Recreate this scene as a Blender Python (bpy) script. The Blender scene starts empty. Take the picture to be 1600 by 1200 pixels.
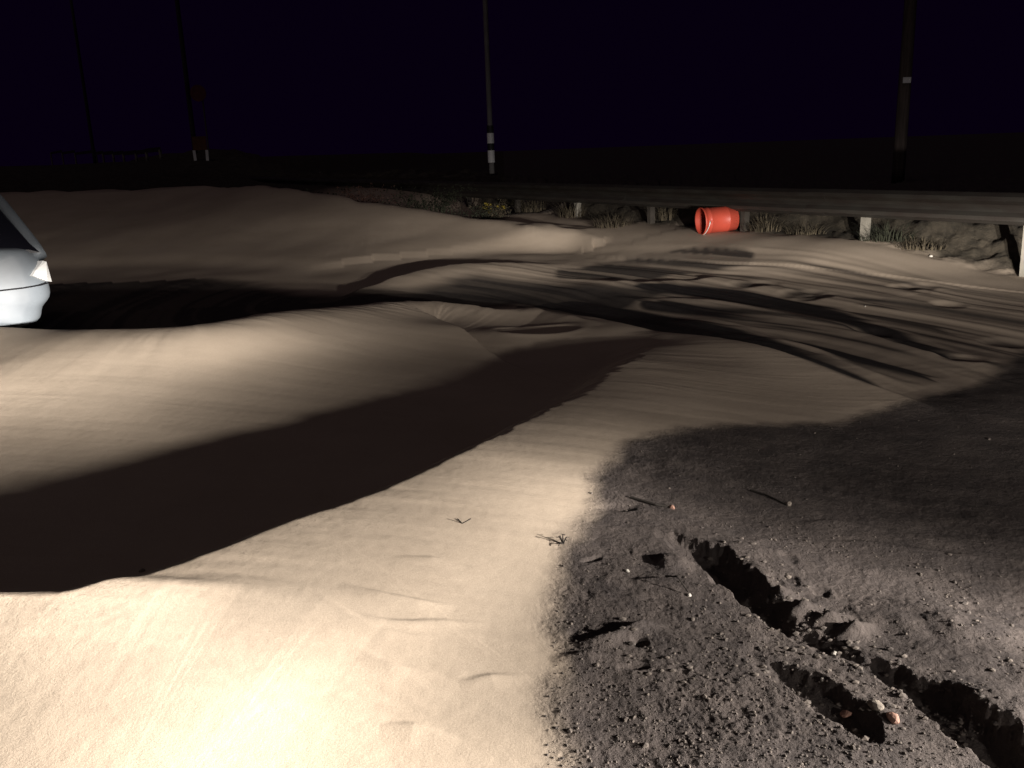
import bpy, bmesh, math, random
import numpy as np
from mathutils import Vector, Matrix
random.seed(7); RNG = np.random.RandomState(11)
SC = bpy.context.scene; COL = SC.collection

# ------------------------------------------------------------------ camera
CAM_H = 1.4; F = 1400.0; PITCH = math.radians(14.65); ROLL = math.radians(2.1)
cam = bpy.data.objects.new('camera', bpy.data.cameras.new('camera')); COL.objects.link(cam)
cam.data.sensor_width = 36; cam.data.lens = 36 * F / 1600; cam.data.clip_end = 2000; cam.data.clip_start = .05
cam.location = (0, 0, CAM_H)
CM = (Matrix.Rotation(math.pi / 2 - PITCH, 3, 'X') @ Matrix.Rotation(-ROLL, 3, 'Z'))
cam.rotation_euler = CM.to_euler()
SC.camera = cam

# ------------------------------------------------------------------ night sky and head lamps
w = bpy.data.worlds.new('World'); SC.world = w; w.use_nodes = True
nt = w.node_tree; nt.nodes.clear()
bg = nt.nodes.new('ShaderNodeBackground'); ow = nt.nodes.new('ShaderNodeOutputWorld')
bg.inputs[0].default_value = (.42, .06, 1.0, 1); bg.inputs[1].default_value = .0042
nt.links.new(bg.outputs[0], ow.inputs[0])
SC.view_settings.view_transform = 'Standard'; SC.view_settings.look = 'None'
SC.view_settings.exposure = 0; SC.view_settings.gamma = 1; SC.view_settings.use_curve_mapping = False

LAMP_POWER = 61000
def head_lamp(loc):
    """one car head lamp: a small source with a low-beam pattern (narrow in height, brightest to the left)"""
    l = bpy.data.lights.new('headlamp', 'POINT'); l.energy = LAMP_POWER; l.color = (1, .93, .86); l.shadow_soft_size = .045; l.use_nodes = True
    n = l.node_tree; n.nodes.clear(); N = n.nodes.new; L = n.links.new
    tc = N('ShaderNodeTexCoord'); sp = N('ShaderNodeSeparateXYZ'); L(tc.outputs['Normal'], sp.inputs[0])
    def mth(op, a, b=None):
        m = N('ShaderNodeMath'); m.operation = op
        for i, v in enumerate((a, b)):
            if v is None: continue
            if isinstance(v, (int, float)): m.inputs[i].default_value = v
            else: L(v, m.inputs[i])
        return m.outputs[0]
    def curve(src, lo, hi, pts):
        mr = N('ShaderNodeMapRange'); mr.inputs['From Min'].default_value = lo; mr.inputs['From Max'].default_value = hi; L(src, mr.inputs['Value'])
        fc = N('ShaderNodeFloatCurve'); c = fc.mapping.curves[0]
        P = [((a - lo) / (hi - lo), v) for a, v in pts]
        c.points[0].location = P[0]; c.points[1].location = P[-1]
        for q in P[1:-1]: c.points.new(*q)
        for q in c.points: q.handle_type = 'AUTO_CLAMPED'
        fc.mapping.update(); L(mr.outputs[0], fc.inputs['Value']); return fc.outputs[0]
    el = mth('MULTIPLY', mth('ARCSINE', sp.outputs['Z']), ELS * 57.2958)            # degrees below the horizon
    azm = mth('MULTIPLY', mth('ARCTAN2', mth('MULTIPLY', sp.outputs['X'], AZS), mth('MULTIPLY', sp.outputs['Y'], AZS)), 57.2958)     # degrees right of straight ahead
    fe = curve(el, -20, 60, EL_PTS); fa = curve(azm, -180, 180, AZ_PTS)
    em = N('ShaderNodeEmission'); out = N('ShaderNodeOutputLight'); L(mth('MULTIPLY', fe, fa), em.inputs['Strength']); L(em.outputs[0], out.inputs[0])
    o = bpy.data.objects.new('headlamp', l); COL.objects.link(o); o.location = loc; return o
ELS = -1; AZS = 1
EL_PTS = [(-20, .004), (-8, .02), (-3, .07), (-1, .14), (.2, .30), (1, .55), (2, .76), (3.5, .72), (5, .325), (6, .131), (7, .062), (8, .057), (9, .064), (10, .044), (11, .030), (12, .026), (14, .026), (18, .024), (30, .014), (60, .008)]
AZ_PTS = [(-180, 0), (-125, .3), (-100, .95), (-91, .95), (-86, .80), (-80, .52), (-73, .48), (-67, .52), (-61, .58), (-56, .38), (-50, .18), (-44, .092), (-38, .041), (-31, .033), (-24, .044), (-16, .086), (-8, .093), (2, .079), (14, .103), (28, .14), (60, .08), (110, 0), (180, 0)]
shadow_fill = bpy.data.lights.new('shadow_fill', 'SUN'); shadow_fill.energy = .092; shadow_fill.angle = math.radians(25); shadow_fill.color = (1, .82, .76)  # added soft fill lamp with no real source, lifts the shadowed ground
mo = bpy.data.objects.new('shadow_fill', shadow_fill); COL.objects.link(mo); mo.rotation_euler = (math.radians(25), math.radians(-20), 0)
# the two head lamps of a vehicle standing to the right of the photographer, shining across the sand
for lx, ly in ((2.1, .25), (2.8, 1.5)): head_lamp((lx, ly, .68))

# ------------------------------------------------------------------ helpers
def at(px, py, z=0.0):
    """point of the place at height z that the photograph shows at this pixel"""
    d = CM @ Vector(((px - 800) / F, -(py - 600) / F, -1))
    t = (z - CAM_H) / d.z
    return Vector((d.x * t, d.y * t, z))
def at_d(px, py, depth):
    d = CM @ Vector(((px - 800) / F, -(py - 600) / F, -1))
    return Vector((0, 0, CAM_H)) + d * depth

def tag(o, label=None, cat=None, group=None, kind=None):
    if label: o['label'] = label
    if cat: o['category'] = cat
    if group: o['group'] = group
    if kind: o['kind'] = kind
    return o
def empty(name, loc, rz=0):
    o = bpy.data.objects.new(name, None); COL.objects.link(o); o.location = loc; o.rotation_euler.z = rz
    o.empty_display_size = .1; return o
def link_bm(name, bm, mat, parent=None, smooth=False):
    me = bpy.data.meshes.new(name); bm.normal_update(); bm.to_mesh(me); bm.free()
    if mat: me.materials.append(mat)
    if smooth:
        for p in me.polygons: p.use_smooth = True
    o = bpy.data.objects.new(name, me); COL.objects.link(o)
    if parent: o.parent = parent
    return o
def box(bm, c, s, rot=None, taper=1.0):
    M = Matrix.Translation(c) @ (rot.to_4x4() if rot else Matrix.Identity(4))
    vs = []
    for z in (-.5, .5):
        k = taper if z > 0 else 1
        for x, y in ((-.5, -.5), (.5, -.5), (.5, .5), (-.5, .5)):
            vs.append(bm.verts.new(M @ Vector((x * s[0] * k, y * s[1] * k, z * s[2]))))
    for f in ((3, 2, 1, 0), (4, 5, 6, 7), (0, 1, 5, 4), (1, 2, 6, 5), (2, 3, 7, 6), (3, 0, 4, 7)):
        bm.faces.new([vs[i] for i in f])
def tube(bm, pts, radii, n=8, caps=True):
    rings = []
    for i, p in enumerate(pts):
        a = Vector(pts[max(i - 1, 0)]); b = Vector(pts[min(i + 1, len(pts) - 1)])
        q = (b - a).to_track_quat('Z', 'Y')
        r = radii[i] if hasattr(radii, '__len__') else radii
        rings.append([bm.verts.new(Vector(p) + q @ Vector((r * math.cos(2 * math.pi * k / n), r * math.sin(2 * math.pi * k / n), 0))) for k in range(n)])
    for a, b in zip(rings, rings[1:]):
        for k in range(n): bm.faces.new((a[k], a[(k + 1) % n], b[(k + 1) % n], b[k]))
    if caps: bm.faces.new(rings[0][::-1]); bm.faces.new(rings[-1])
def lathe(bm, prof, n=28, M=Matrix.Identity(4)):
    rings = [[bm.verts.new(M @ Vector((r * math.cos(2 * math.pi * k / n), r * math.sin(2 * math.pi * k / n), z))) for k in range(n)] for r, z in prof]
    for a, b in zip(rings, rings[1:]):
        for k in range(n): bm.faces.new((a[k], a[(k + 1) % n], b[(k + 1) % n], b[k]))
    return rings

def mat(name, col, rough=.7, metal=0.0, var=.0, scale=8.0, bump=0.0, bscale=60.0, emit=0, spec=.4, col2=None, aniso=None):
    m = bpy.data.materials.new(name); m.use_nodes = True; n = m.node_tree; b = n.nodes['Principled BSDF']
    b.inputs['Roughness'].default_value = rough; b.inputs['Metallic'].default_value = metal
    b.inputs['Specular IOR Level'].default_value = spec
    tc = n.nodes.new('ShaderNodeTexCoord')
    if var or col2:
        no = n.nodes.new('ShaderNodeTexNoise'); no.inputs['Scale'].default_value = scale; no.inputs['Detail'].default_value = 6
        if aniso:
            mp = n.nodes.new('ShaderNodeMapping'); mp.inputs['Scale'].default_value = aniso
            n.links.new(tc.outputs['Object'], mp.inputs[0]); n.links.new(mp.outputs[0], no.inputs['Vector'])
        else: n.links.new(tc.outputs['Object'], no.inputs['Vector'])
        cr = n.nodes.new('ShaderNodeValToRGB'); cr.color_ramp.elements[0].position = .35; cr.color_ramp.elements[1].position = .65
        c2 = col2 or tuple(c * (1 - var) for c in col)
        cr.color_ramp.elements[0].color = (*c2, 1); cr.color_ramp.elements[1].color = (*col, 1)
        n.links.new(no.outputs[0], cr.inputs[0]); n.links.new(cr.outputs[0], b.inputs['Base Color'])
    else: b.inputs['Base Color'].default_value = (*col, 1)
    if bump:
        nb = n.nodes.new('ShaderNodeTexNoise'); nb.inputs['Scale'].default_value = bscale; nb.inputs['Detail'].default_value = 5
        bp = n.nodes.new('ShaderNodeBump'); bp.inputs['Strength'].default_value = bump; bp.inputs['Distance'].default_value = .01
        n.links.new(tc.outputs['Object'], nb.inputs['Vector']); n.links.new(nb.outputs[0], bp.inputs['Height']); n.links.new(bp.outputs[0], b.inputs['Normal'])
    return m

# ------------------------------------------------------------------ noise on arrays
LAT = RNG.rand(256, 256)
def vnoise(x, y, seed=0):
    x = x + seed * 17.31; y = y + seed * 9.77
    xi = np.floor(x).astype(np.int64); yi = np.floor(y).astype(np.int64)
    fx = x - xi; fy = y - yi; fx = fx * fx * fx * (fx * (fx * 6 - 15) + 10); fy = fy * fy * fy * (fy * (fy * 6 - 15) + 10)
    x0 = xi & 255; x1 = (xi + 1) & 255; y0 = yi & 255; y1 = (yi + 1) & 255
    a = LAT[x0, y0]; b = LAT[x1, y0]; c = LAT[x0, y1]; d = LAT[x1, y1]
    return (a + (b - a) * fx) * (1 - fy) + (c + (d - c) * fx) * fy
def fbm(x, y, octv=4, seed=0, gain=.5):
    s = 0; a = 1; t = 0
    for i in range(octv):
        s = s + a * (vnoise(x * 2 ** i, y * 2 ** i, seed + i * 3.7) * 2 - 1); t += a; a *= gain
    return s / t
def sm(a, b, x):
    t = np.clip((x - a) / (b - a), 0, 1); return t * t * (3 - 2 * t)

class Curve2:
    """a line drawn on the ground; gives signed distance (far side positive) and the run 0..1 along it"""
    def __init__(s, pts, sub=6):
        P = np.array([(p.x, p.y) for p in pts]); n = len(P)
        out = []
        for i in range(n - 1):
            p0 = P[max(i - 1, 0)]; p1 = P[i]; p2 = P[i + 1]; p3 = P[min(i + 2, n - 1)]
            for k in range(sub):
                t = k / sub
                out.append(.5 * ((2 * p1) + (-p0 + p2) * t + (2 * p0 - 5 * p1 + 4 * p2 - p3) * t * t + (-p0 + 3 * p1 - 3 * p2 + p3) * t ** 3))
        out.append(P[-1]); s.P = np.array(out)
        L = np.r_[0, np.cumsum(np.linalg.norm(np.diff(s.P, axis=0), axis=1))]; s.L = L; s.len = L[-1]
        s.ctrl = L[::sub] / L[-1]
    def dist(s, x, y, reach):
        """inside reach only; elsewhere d = -1e3"""
        D = np.full(x.shape, 1e6); S = np.ones(x.shape); T = np.zeros(x.shape)
        lo = s.P.min(0) - reach; hi = s.P.max(0) + reach
        idx = np.nonzero((x > lo[0]) & (x < hi[0]) & (y > lo[1]) & (y < hi[1]))[0]
        xx = x[idx]; yy = y[idx]; d = D[idx]; sg = S[idx]; tt = T[idx]
        for i in range(len(s.P) - 1):
            a = s.P[i]; e = s.P[i + 1] - a; l2 = e @ e
            if l2 < 1e-9: continue
            u = np.clip(((xx - a[0]) * e[0] + (yy - a[1]) * e[1]) / l2, 0, 1)
            q = np.hypot(xx - a[0] - u * e[0], yy - a[1] - u * e[1])
            m = q < d
            d[m] = q[m]; sg[m] = np.sign(e[0] * (yy - a[1]) - e[1] * (xx - a[0]))[m]; tt[m] = ((s.L[i] + u * math.sqrt(l2)) / s.len)[m]
        D[idx] = d; S[idx] = np.where(sg == 0, 1, sg); T[idx] = tt
        return D * S, T, idx

def crest(z, x, y, pts, hs, wn, wf, zc=None, serr=0.0, sfreq=10, seed=3):
    """pts: (px,py,z of crest); hs: heights at each control point"""
    c = Curve2([at(*p) for p in pts]); d, t, idx = c.dist(x, y, max(wn, wf) * 3.6)
    H = np.interp(t[idx], c.ctrl, hs); dd = d[idx].copy(); tt = t[idx] * c.len
    if serr:
        k = np.interp(t[idx], c.ctrl, serr) if hasattr(serr, '__len__') else serr
        fade = np.exp(-(dd / .35) ** 2)
        dd = dd + k * fade * ((vnoise(tt * sfreq + dd * 2.5, dd * 1.5, seed) - .5) + .6 * (vnoise(tt * sfreq * 2.3, dd * 3, seed + 1) - .5))
    near = 1 / (1 + (dd / wn) ** 2) * np.exp(-(dd / (wn * 1.5)) ** 2)
    far = 1 - sm(0, wf, dd)
    z[idx] += H * np.where(dd < 0, near, far)

def dimple(z, x, y, px, py, zz, rx, ry, h, rot=0.0, rim=.06):
    p = at(px, py, zz); c, s = math.cos(rot), math.sin(rot)
    u = ((x - p.x) * c + (y - p.y) * s) / rx; v = (-(x - p.x) * s + (y - p.y) * c) / ry
    r2 = u * u + v * v
    z -= h * np.exp(-r2 * r2) - rim * h * np.exp(-((np.sqrt(r2) - 1.35) / .3) ** 2)

# edge between clean sand and dark gravelly dirt
EDGE_PTS = [(845, 1500), (838, 1300), (842, 1180), (850, 1080), (852, 960), (885, 880), (915, 830), (935, 780), (985, 735), (1060, 712), (1160, 692), (1260, 680), (1340, 662), (1400, 640), (1450, 612), (1520, 600), (1550, 580), (1600, 540), (1700, 490), (1900, 440)]
EDGE = Curve2([at(a, b, 0.02) for a, b in EDGE_PTS], 4)

def bumps(z, x, y, pts):
    for px, py, zz, rx, ry, h in pts:
        p = at(px, py, zz); z += h * np.exp(-((x - p.x) / rx) ** 2 - ((y - p.y) / ry) ** 2)

RAIL_A = Vector((5.02, 8.7, 0)); RAIL_DIR = Vector((-.97, 1.60, 0)).normalized()
RAIL_N = Vector((RAIL_DIR.y, -RAIL_DIR.x, 0))          # away from the road

def terrain(x, y):
    r = np.hypot(x, y)
    z = np.zeros_like(x)
    z += .035 * fbm(x * .5, y * .5, 3, 5) * sm(1, 6, r)
    # hollow in which the car stands
    z -= .20 * np.exp(-((x + 4.4) / 4.6) ** 2 - ((y - 8.9) / 2.0) ** 2)
    # far drift over the road: a sheet rising from its foot to a far crest, falling off behind
    foot = Curve2([at(*p) for p in [(-1500, 495, -.1), (-700, 465, -.1), (-200, 446, -.1), (200, 430, -.1), (420, 432, -.08), (560, 434, -.05), (700, 410, 0), (800, 398, 0), (870, 396, 0), (905, 396, .02)]], 9)
    top = Curve2([at(*p) for p in [(-1500, 357, .92), (-700, 327, .93), (-200, 309, .93), (60, 299, .93), (300, 290, .93), (450, 292, .89), (530, 304, .76), (620, 323, .56), (720, 340, .40), (830, 352, .33), (868, 388, .12), (900, 396, .04)]], 9)
    df, tf, i1 = foot.dist(x, y, 30); dc, tc_, i2 = top.dist(x, y, 30)
    ok = (np.abs(df) < 1e3) & (np.abs(dc) < 1e3); zt = np.interp(tc_, top.ctrl, [.92, .93, .93, .93, .93, .89, .76, .56, .40, .32, .12, .02])
    fr_ = np.clip(df / np.maximum(df - dc, 1e-3), 0, 1); fr_ = np.where(dc > 0, 1, fr_)
    sheet = zt * (fr_ ** 1.15) * (1 - np.interp(tc_, top.ctrl, [.6, .6, .6, .6, .6, .7, .9, 1, 1, 1, 1, 1]) * sm(0, 1.1, dc + .35 * fbm(x * 1.1, y * 1.1, 3, 77))) * (1 - sm(6, 30, dc))
    z += np.where(ok & (df > 0), sheet * sm(0, .7, df), 0)
    z += 1.25 * sm(24, 40, r) * (1 - sm(120, 220, r)) * sm(-6, -13, x)
    # ground by the rail
    v = (x - RAIL_A.x) * RAIL_N.x + (y - RAIL_A.y) * RAIL_N.y
    s = (x - RAIL_A.x) * RAIL_DIR.x + (y - RAIL_A.y) * RAIL_DIR.y
    gr = .26 * sm(-.4, 2.2, s)
    z += gr * sm(-1.8, -.1, v) * (1 - .0 * s)
    bank = sm(.1, 1.1, v) * (1 - sm(2.2, 5, v))
    z += bank * (.30 + .12 * fbm(x * .8, y * .8, 4, 8)) * (r < 60)
    z += sm(-.2, .6, v) * (1 - sm(25, 60, r)) * .12 * fbm(x * 4, y * 4, 5, 9)
    # second dune band between the two black troughs
    bumps(z, x, y, [(120, 620, .1, 1.6, .7, .03), (-500, 640, .1, 2.5, .8, .03), (560, 540, .1, 1.1, .8, .07), (800, 505, .12, .8, .45, .05), (900, 552, 0, .7, .5, -.05)])
    # main crests
    crest(z, x, y, [(-900, 985, .27), (-400, 955, .27), (-120, 946, .27), (60, 943, .27), (130, 932, .27), (205, 905, .27), (330, 862, .27), (450, 815, .27), (600, 765, .26), (750, 692, .25), (850, 643, .23), (930, 603, .2), (990, 565, .16), (1028, 536, .12), (1046, 512, .06)],
          [.22, .25, .26, .26, .26, .26, .26, .26, .25, .24, .22, .19, .16, .10, 0], 1.3, .38,
          serr=[0, 0, 0, 0, 0, 0, 0, 0, .004, .018, .035, .05, .06, .07, .05], sfreq=14)
    crest(z, x, y, [(-700, 520, .3), (-200, 503, .3), (0, 506, .3), (150, 513, .3), (300, 510, .3), (400, 494, .28), (500, 476, .25), (600, 461, .2), (680, 462, .15), (760, 470, .1), (840, 480, .05)],
          [.30, .32, .33, .33, .32, .30, .27, .23, .17, .10, 0], 1.0, .5,
          serr=[0, 0, 0, 0, .03, .08, .12, .15, .15, .1, 0], sfreq=8, seed=5)
    crest(z, x, y, [(520, 446, .05), (570, 437, .08), (620, 425, .1), (700, 413, .1), (800, 406, .08), (880, 408, .03)],
          [0, .10, .13, .12, .08, 0], .8, .25, serr=.1, sfreq=4, seed=6)
    # creases in the near sand
    crest(z, x, y, [(-400, 975, .2), (0, 952, .2), (130, 953, .2), (260, 957, .2), (380, 975, .16), (500, 1003, .12), (600, 1040, .08)],
          [.0, .03, .03, .025, .015, .01, 0], .4, .12)
    for pts, h in (([(540, 1000), (600, 1008), (660, 1012), (715, 1013)], .007), ([(560, 1040), (600, 1045), (640, 1043), (690, 1036), (770, 1032)], .005),
                   ([(500, 1020), (570, 1050), (620, 1060), (680, 1062)], .004), ([(560, 1085), (620, 1105), (700, 1112)], .005),
                   ([(620, 955), (680, 950), (730, 958)], .005), ([(720, 1120), (770, 1105), (830, 1100)], .006), ([(600, 1190), (650, 1185), (720, 1200)], .006)):
        c = [(a, b, .05) for a, b in pts]; crest(z, x, y, c, [0] + [h * .8] * (len(c) - 2) + [0], .035, .02)
    fan = Curve2([at(*p) for p in [(-100, 925, .2), (60, 950, .2), (200, 948, .2), (380, 975, .17), (560, 1030, .15), (760, 1110, .12), (900, 1180, .1)]], 12)
    d, t, fi = fan.dist(x, y, 1.6); d = d[fi]; L = t[fi] * fan.len; open_ = .55 + 1.1 * t[fi]
    z[fi] += .0016 * fbm(d / open_ * 15, L * .7, 3, 91, .6) * np.exp(-(d / (.30 * open_)) ** 2) * sm(.05, .3, t[fi])
    # wheel ruts swept by the wind, right of centre
    c = Curve2([at(*p) for p in [(620, 452, 0), (700, 449, 0), (780, 453, 0), (925, 484, .03), (1037, 512, .05), (1178, 541, .06), (1290, 580, .06), (1414, 628, .05), (1520, 680, .02)]], 16)
    d, t, idx = c.dist(x, y, 6.0); d = d[idx]; L = t[idx] * c.len
    wd = sm(.02, .25, t[idx]) * (1 - sm(.86, .98, t[idx])); env = wd * sm(-.15, .1, d) * (1 - sm(2.6, 3.9, d))
    xi = x[idx]; yi = y[idx]
    warp = d + .16 * fbm(L * .55, d * .5, 2, 21)
    st = fbm(warp * 3.2, L * .28, 3, 22, .6)
    st2 = fbm(warp * 6.5, L * .4, 2, 23, .7)
    z[idx] += env * (.022 * st + .020 * st2)
    z[idx] -= .02 * wd * sm(0, .15, d) * (1 - sm(.55, .9, d))
    z[idx] -= .02 * wd * sm(1.35, 1.5, d) * (1 - sm(1.9, 2.1, d))
    RUT = (idx, env, st, d)
    crest(z, x, y, [(700, 449, .02), (780, 453, .03), (925, 484, .06), (1037, 512, .08), (1178, 541, .09), (1290, 580, .09), (1414, 628, .06), (1470, 655, .03)],
          [0, .01, .03, .035, .04, .04, .03, 0], .35, .10, serr=.03, sfreq=2, seed=14)
    crest(z, x, y, [(940, 446, .04), (1105, 453, .08), (1262, 481, .09), (1347, 504, .09), (1431, 535, .08), (1532, 562, .05), (1580, 575, .03)],
          [0, .03, .035, .04, .035, .02, 0], .3, .12, serr=.05, sfreq=2, seed=15)
    crest(z, x, y, [(1020, 475, .04), (1150, 496, .06), (1262, 530, .07), (1375, 575, .07), (1450, 600, .04)],
          [0, .02, .022, .02, 0], .2, .1, serr=.05, sfreq=2, seed=16)
    crest(z, x, y, [(860, 420, .04), (960, 425, .08), (1060, 420, .1), (1180, 425, .08)],
          [0, .04, .04, 0], .5, .15, serr=.1, sfreq=2, seed=17)
    crest(z, x, y, [(760, 458, .04), (830, 470, .05), (890, 486, .05), (940, 505, .04)], [0, .03, .03, 0], .2, .1, serr=.05, sfreq=3, seed=18)
    for p in ((1178, 437, .22, .12), (1250, 450, .18, .11), (1275, 455, .16, .1), (1425, 445, .2, .1), (1358, 510, .13, .12), (1499, 556, .12, .1), (1572, 522, .14, .12), (1480, 470, .12, .1)):
        dimple(z, x, y, p[0], p[1], .03, p[2], p[3] * 1.4, .022)
    dimple(z, x, y, 838, 502, .08, .26, .22, .07, .2, .1)
    dimple(z, x, y, 893, 384, .06, .22, .35, .06, .2, .0)
    # wind ripples, fine ones near, longer ones farther off
    rp = sm(7.5, 4.5, r)
    q = fbm(x * 1.4 + y * .9, y * 17 + x * 3.0, 3, 31)
    z += .0013 * q * rp + .0022 * fbm(x * 1.1 + y * .5, y * 13 + x * 1.2, 2, 36) * sm(4.2, 2.8, r) * sm(-1.2, .0, x + .6) * (.4 + vnoise(x * .9, y * .9, 30))
    q2 = fbm(x * .9, y * 6.5 + x * 1.2, 2, 33)
    z += .0016 * q2 * sm(9, 5, r)
    z += .006 * fbm(x * .8, y * 1.2, 2, 34) * sm(2, 8, r)
    z += .0004 * fbm(x * 30, y * 30, 2, 35) * rp

    # dirt, right foreground
    e, et, eidx = EDGE.dist(x, y, 8.0)
    e = np.where(np.abs(e) > 1e5, 10 * np.where(x < 0, 1, -1), e)
    ew = e + .05 * fbm(x * 6, y * 6, 4, 41)          # far/left side positive = sand
    dirt = sm(.04, -.11, ew)
    dirt = np.where((y < .3) & (x > 0), 1.0, np.where(x < -3, 0, dirt))
    wide = sm(.1, -.8, e)
    rough = .5 + .5 * sm(.45, .65, vnoise(x * 2.1, y * 2.1, 44)) + .5 * sm(2.7, 1.8, y)
    nearness = sm(5.5, 2.8, r)
    dz = dirt * (.012 * sm(.0, -.4, ew) + .009 * fbm(x * 4, y * 4, 3, 42) * rough + .004 * fbm(x * 17, y * 17, 3, 43) * rough * nearness + .0022 * fbm(x * 70, y * 70, 3, 46, .7) * rough * nearness)
    dz += dirt * .015 * fbm(x * 1.3, y * 1.3, 3, 45) * sm(-.1, -.7, e)
    z += dz
    def ridge(pts, hs, wn, wf, **k): crest(z, x, y, pts, hs, wn, wf, **k)
    # rut in the dirt: the right-hand bank shades it (light comes from the right)
    rc = Curve2([at(*p) for p in [(1020, 868, .07), (1085, 905, .06), (1150, 950, .06), (1230, 1000, .06), (1330, 1042, .06), (1420, 1095, .06), (1510, 1160, .06), (1620, 1260, .06)]])
    d, t, i2 = rc.dist(x, y, .9); d = d[i2] + .02 * fbm(x[i2] * 14, y[i2] * 14, 3, 51) + .012 * fbm(x[i2] * 50, y[i2] * 50, 2, 54) ; tt = t[i2]
    wid = np.interp(tt, rc.ctrl, [.02, .10, .08, .02, .02, .07, .08, .08]); dep = np.interp(tt, rc.ctrl, [0, .05, .045, .018, .012, .04, .05, .05])
    z[i2] += -dep * sm(-.015, .02, d) * (1 - sm(wid, wid + .04, d)) + dep * .55 * sm(wid - .01, wid + .05, d) * np.exp(-((d - wid) / .28) ** 2) * (d > 0)
    # comb of small ridges beside it
    for k, (a, b) in enumerate(((1205, 975), (1245, 990), (1285, 1003), (1325, 1020), (1175, 958))):
        ridge([(a - 22, b + 6, .03), (a + 10, b - 8, .03), (a + 45, b - 20, .04)], [0, .035, 0], .03, .04)
    for a, b in ((1210, 930), (1235, 925), (1280, 935), (1190, 935), (1230, 890)): dimple(z, x, y, a, b, .06, .026, .035, .009)
    c2 = Curve2([at(*p) for p in [(1160, 1042, .06), (1210, 1070, .06), (1270, 1105, .06), (1335, 1145, .06), (1375, 1170, .06)]])
    d, t, i3 = c2.dist(x, y, .5); d = d[i3] + .012 * fbm(x[i3] * 16, y[i3] * 16, 3, 52) + .008 * fbm(x[i3] * 55, y[i3] * 55, 2, 55); tt = t[i3]
    wid = np.interp(tt, c2.ctrl, [.01, .045, .075, .06, .01]); dep = np.interp(tt, c2.ctrl, [0, .025, .035, .035, 0])
    z[i3] += -dep * sm(-.02, .01, d) * (1 - sm(wid, wid + .03, d)) + dep * .4 * np.exp(-((d - wid - .03) / .05) ** 2)
    # forked scrape marks
    ridge([(860, 1083, .03), (920, 1074, .03), (990, 1079, .03)], [0, .016, 0], .03, .025)
    ridge([(885, 1062, .03), (950, 1050, .03), (1000, 1030, .03), (1045, 1022, .03)], [0, .022, .024, 0], .03, .03)
    dimple(z, x, y, 1000, 1050, .03, .02, .02, .02)
    dimple(z, x, y, 990, 1085, .03, .04, .012, .012)
    dimple(z, x, y, 965, 846, .04, .07, .03, .012, .2, .0)
    dimple(z, x, y, 925, 932, .03, .035, .012, .012, .6)
    for a, b, rx_, ry_, h_ in ((1530, 1000, .16, .2, .03), (1420, 960, .15, .12, .02), (1560, 1110, .12, .1, .03), (1050, 905, .05, .05, .02)):
        p = at(a, b, .08); z += h_ * np.exp(-(((x - p.x) / rx_) ** 2 + ((y - p.y) / ry_) ** 2) ** 1.5) * (1 + .3 * fbm(x * 12, y * 12, 2, 53))
    # long faint lines in the dirt
    for pts in ([(1270, 868), (1350, 862), (1450, 868), (1560, 872)], [(1240, 840), (1300, 832), (1400, 838)]):
        ridge([(a, b, .05) for a, b in pts], [0] + [.012] * (len(pts) - 2) + [0], .06, .02)
    verge_and_unlit = sm(-.1, .25, v + .35 * fbm(x * 1.5, y * 1.5, 3, 61)) * sm(3, 6, r)
    verge_and_unlit = np.maximum(verge_and_unlit, sm(21, 25, r))  # far ground coloured dark to look out of the lamps' reach
    return z, dirt, verge_and_unlit, RUT, ew

# ------------------------------------------------------------------ ground mesh
az = np.concatenate([np.linspace(-85, -36, 60, endpoint=False), np.linspace(-36, 36, 980), np.linspace(36, 85, 60)[1:]]) * math.pi / 180
rr = np.concatenate([np.linspace(.25, 1.35, 60, endpoint=False), 1 / np.concatenate([np.linspace(1 / 1.35, .22, 540, endpoint=False), np.linspace(.22, .09, 400, endpoint=False), np.linspace(.09, 1 / 26, 60, endpoint=False)]), 26 * (900 / 26) ** np.linspace(0, 1, 60)])
NA, NR = len(az), len(rr)
R_, A_ = np.meshgrid(rr, az, indexing='ij'); X = (R_ * np.sin(A_)).ravel(); Y = (R_ * np.cos(A_)).ravel()
Z, DIRT, VERGE_AND_UNLIT, RUT, EW = terrain(X, Y)
def ground_z(x, y):
    """height of the ground mesh (bilinear on the polar grid)"""
    r = math.hypot(x, y); a = math.atan2(x, y)
    i = int(np.clip(np.searchsorted(rr, r) - 1, 0, NR - 2)); j = int(np.clip(np.searchsorted(az, a) - 1, 0, NA - 2))
    u = min(max((r - rr[i]) / (rr[i + 1] - rr[i]), 0), 1); v = min(max((a - az[j]) / (az[j + 1] - az[j]), 0), 1)
    g = lambda p, q: Z[p * NA + q]
    return float((g(i, j) * (1 - v) + g(i, j + 1) * v) * (1 - u) + (g(i + 1, j) * (1 - v) + g(i + 1, j + 1) * v) * u)
def on_ground(px, py, guess=0.05, lift=0):
    z = guess
    for _ in range(12):
        p = at(px, py, z); z = .5 * z + .5 * ground_z(p.x, p.y)
    p.z = ground_z(p.x, p.y) + lift; return p

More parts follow.
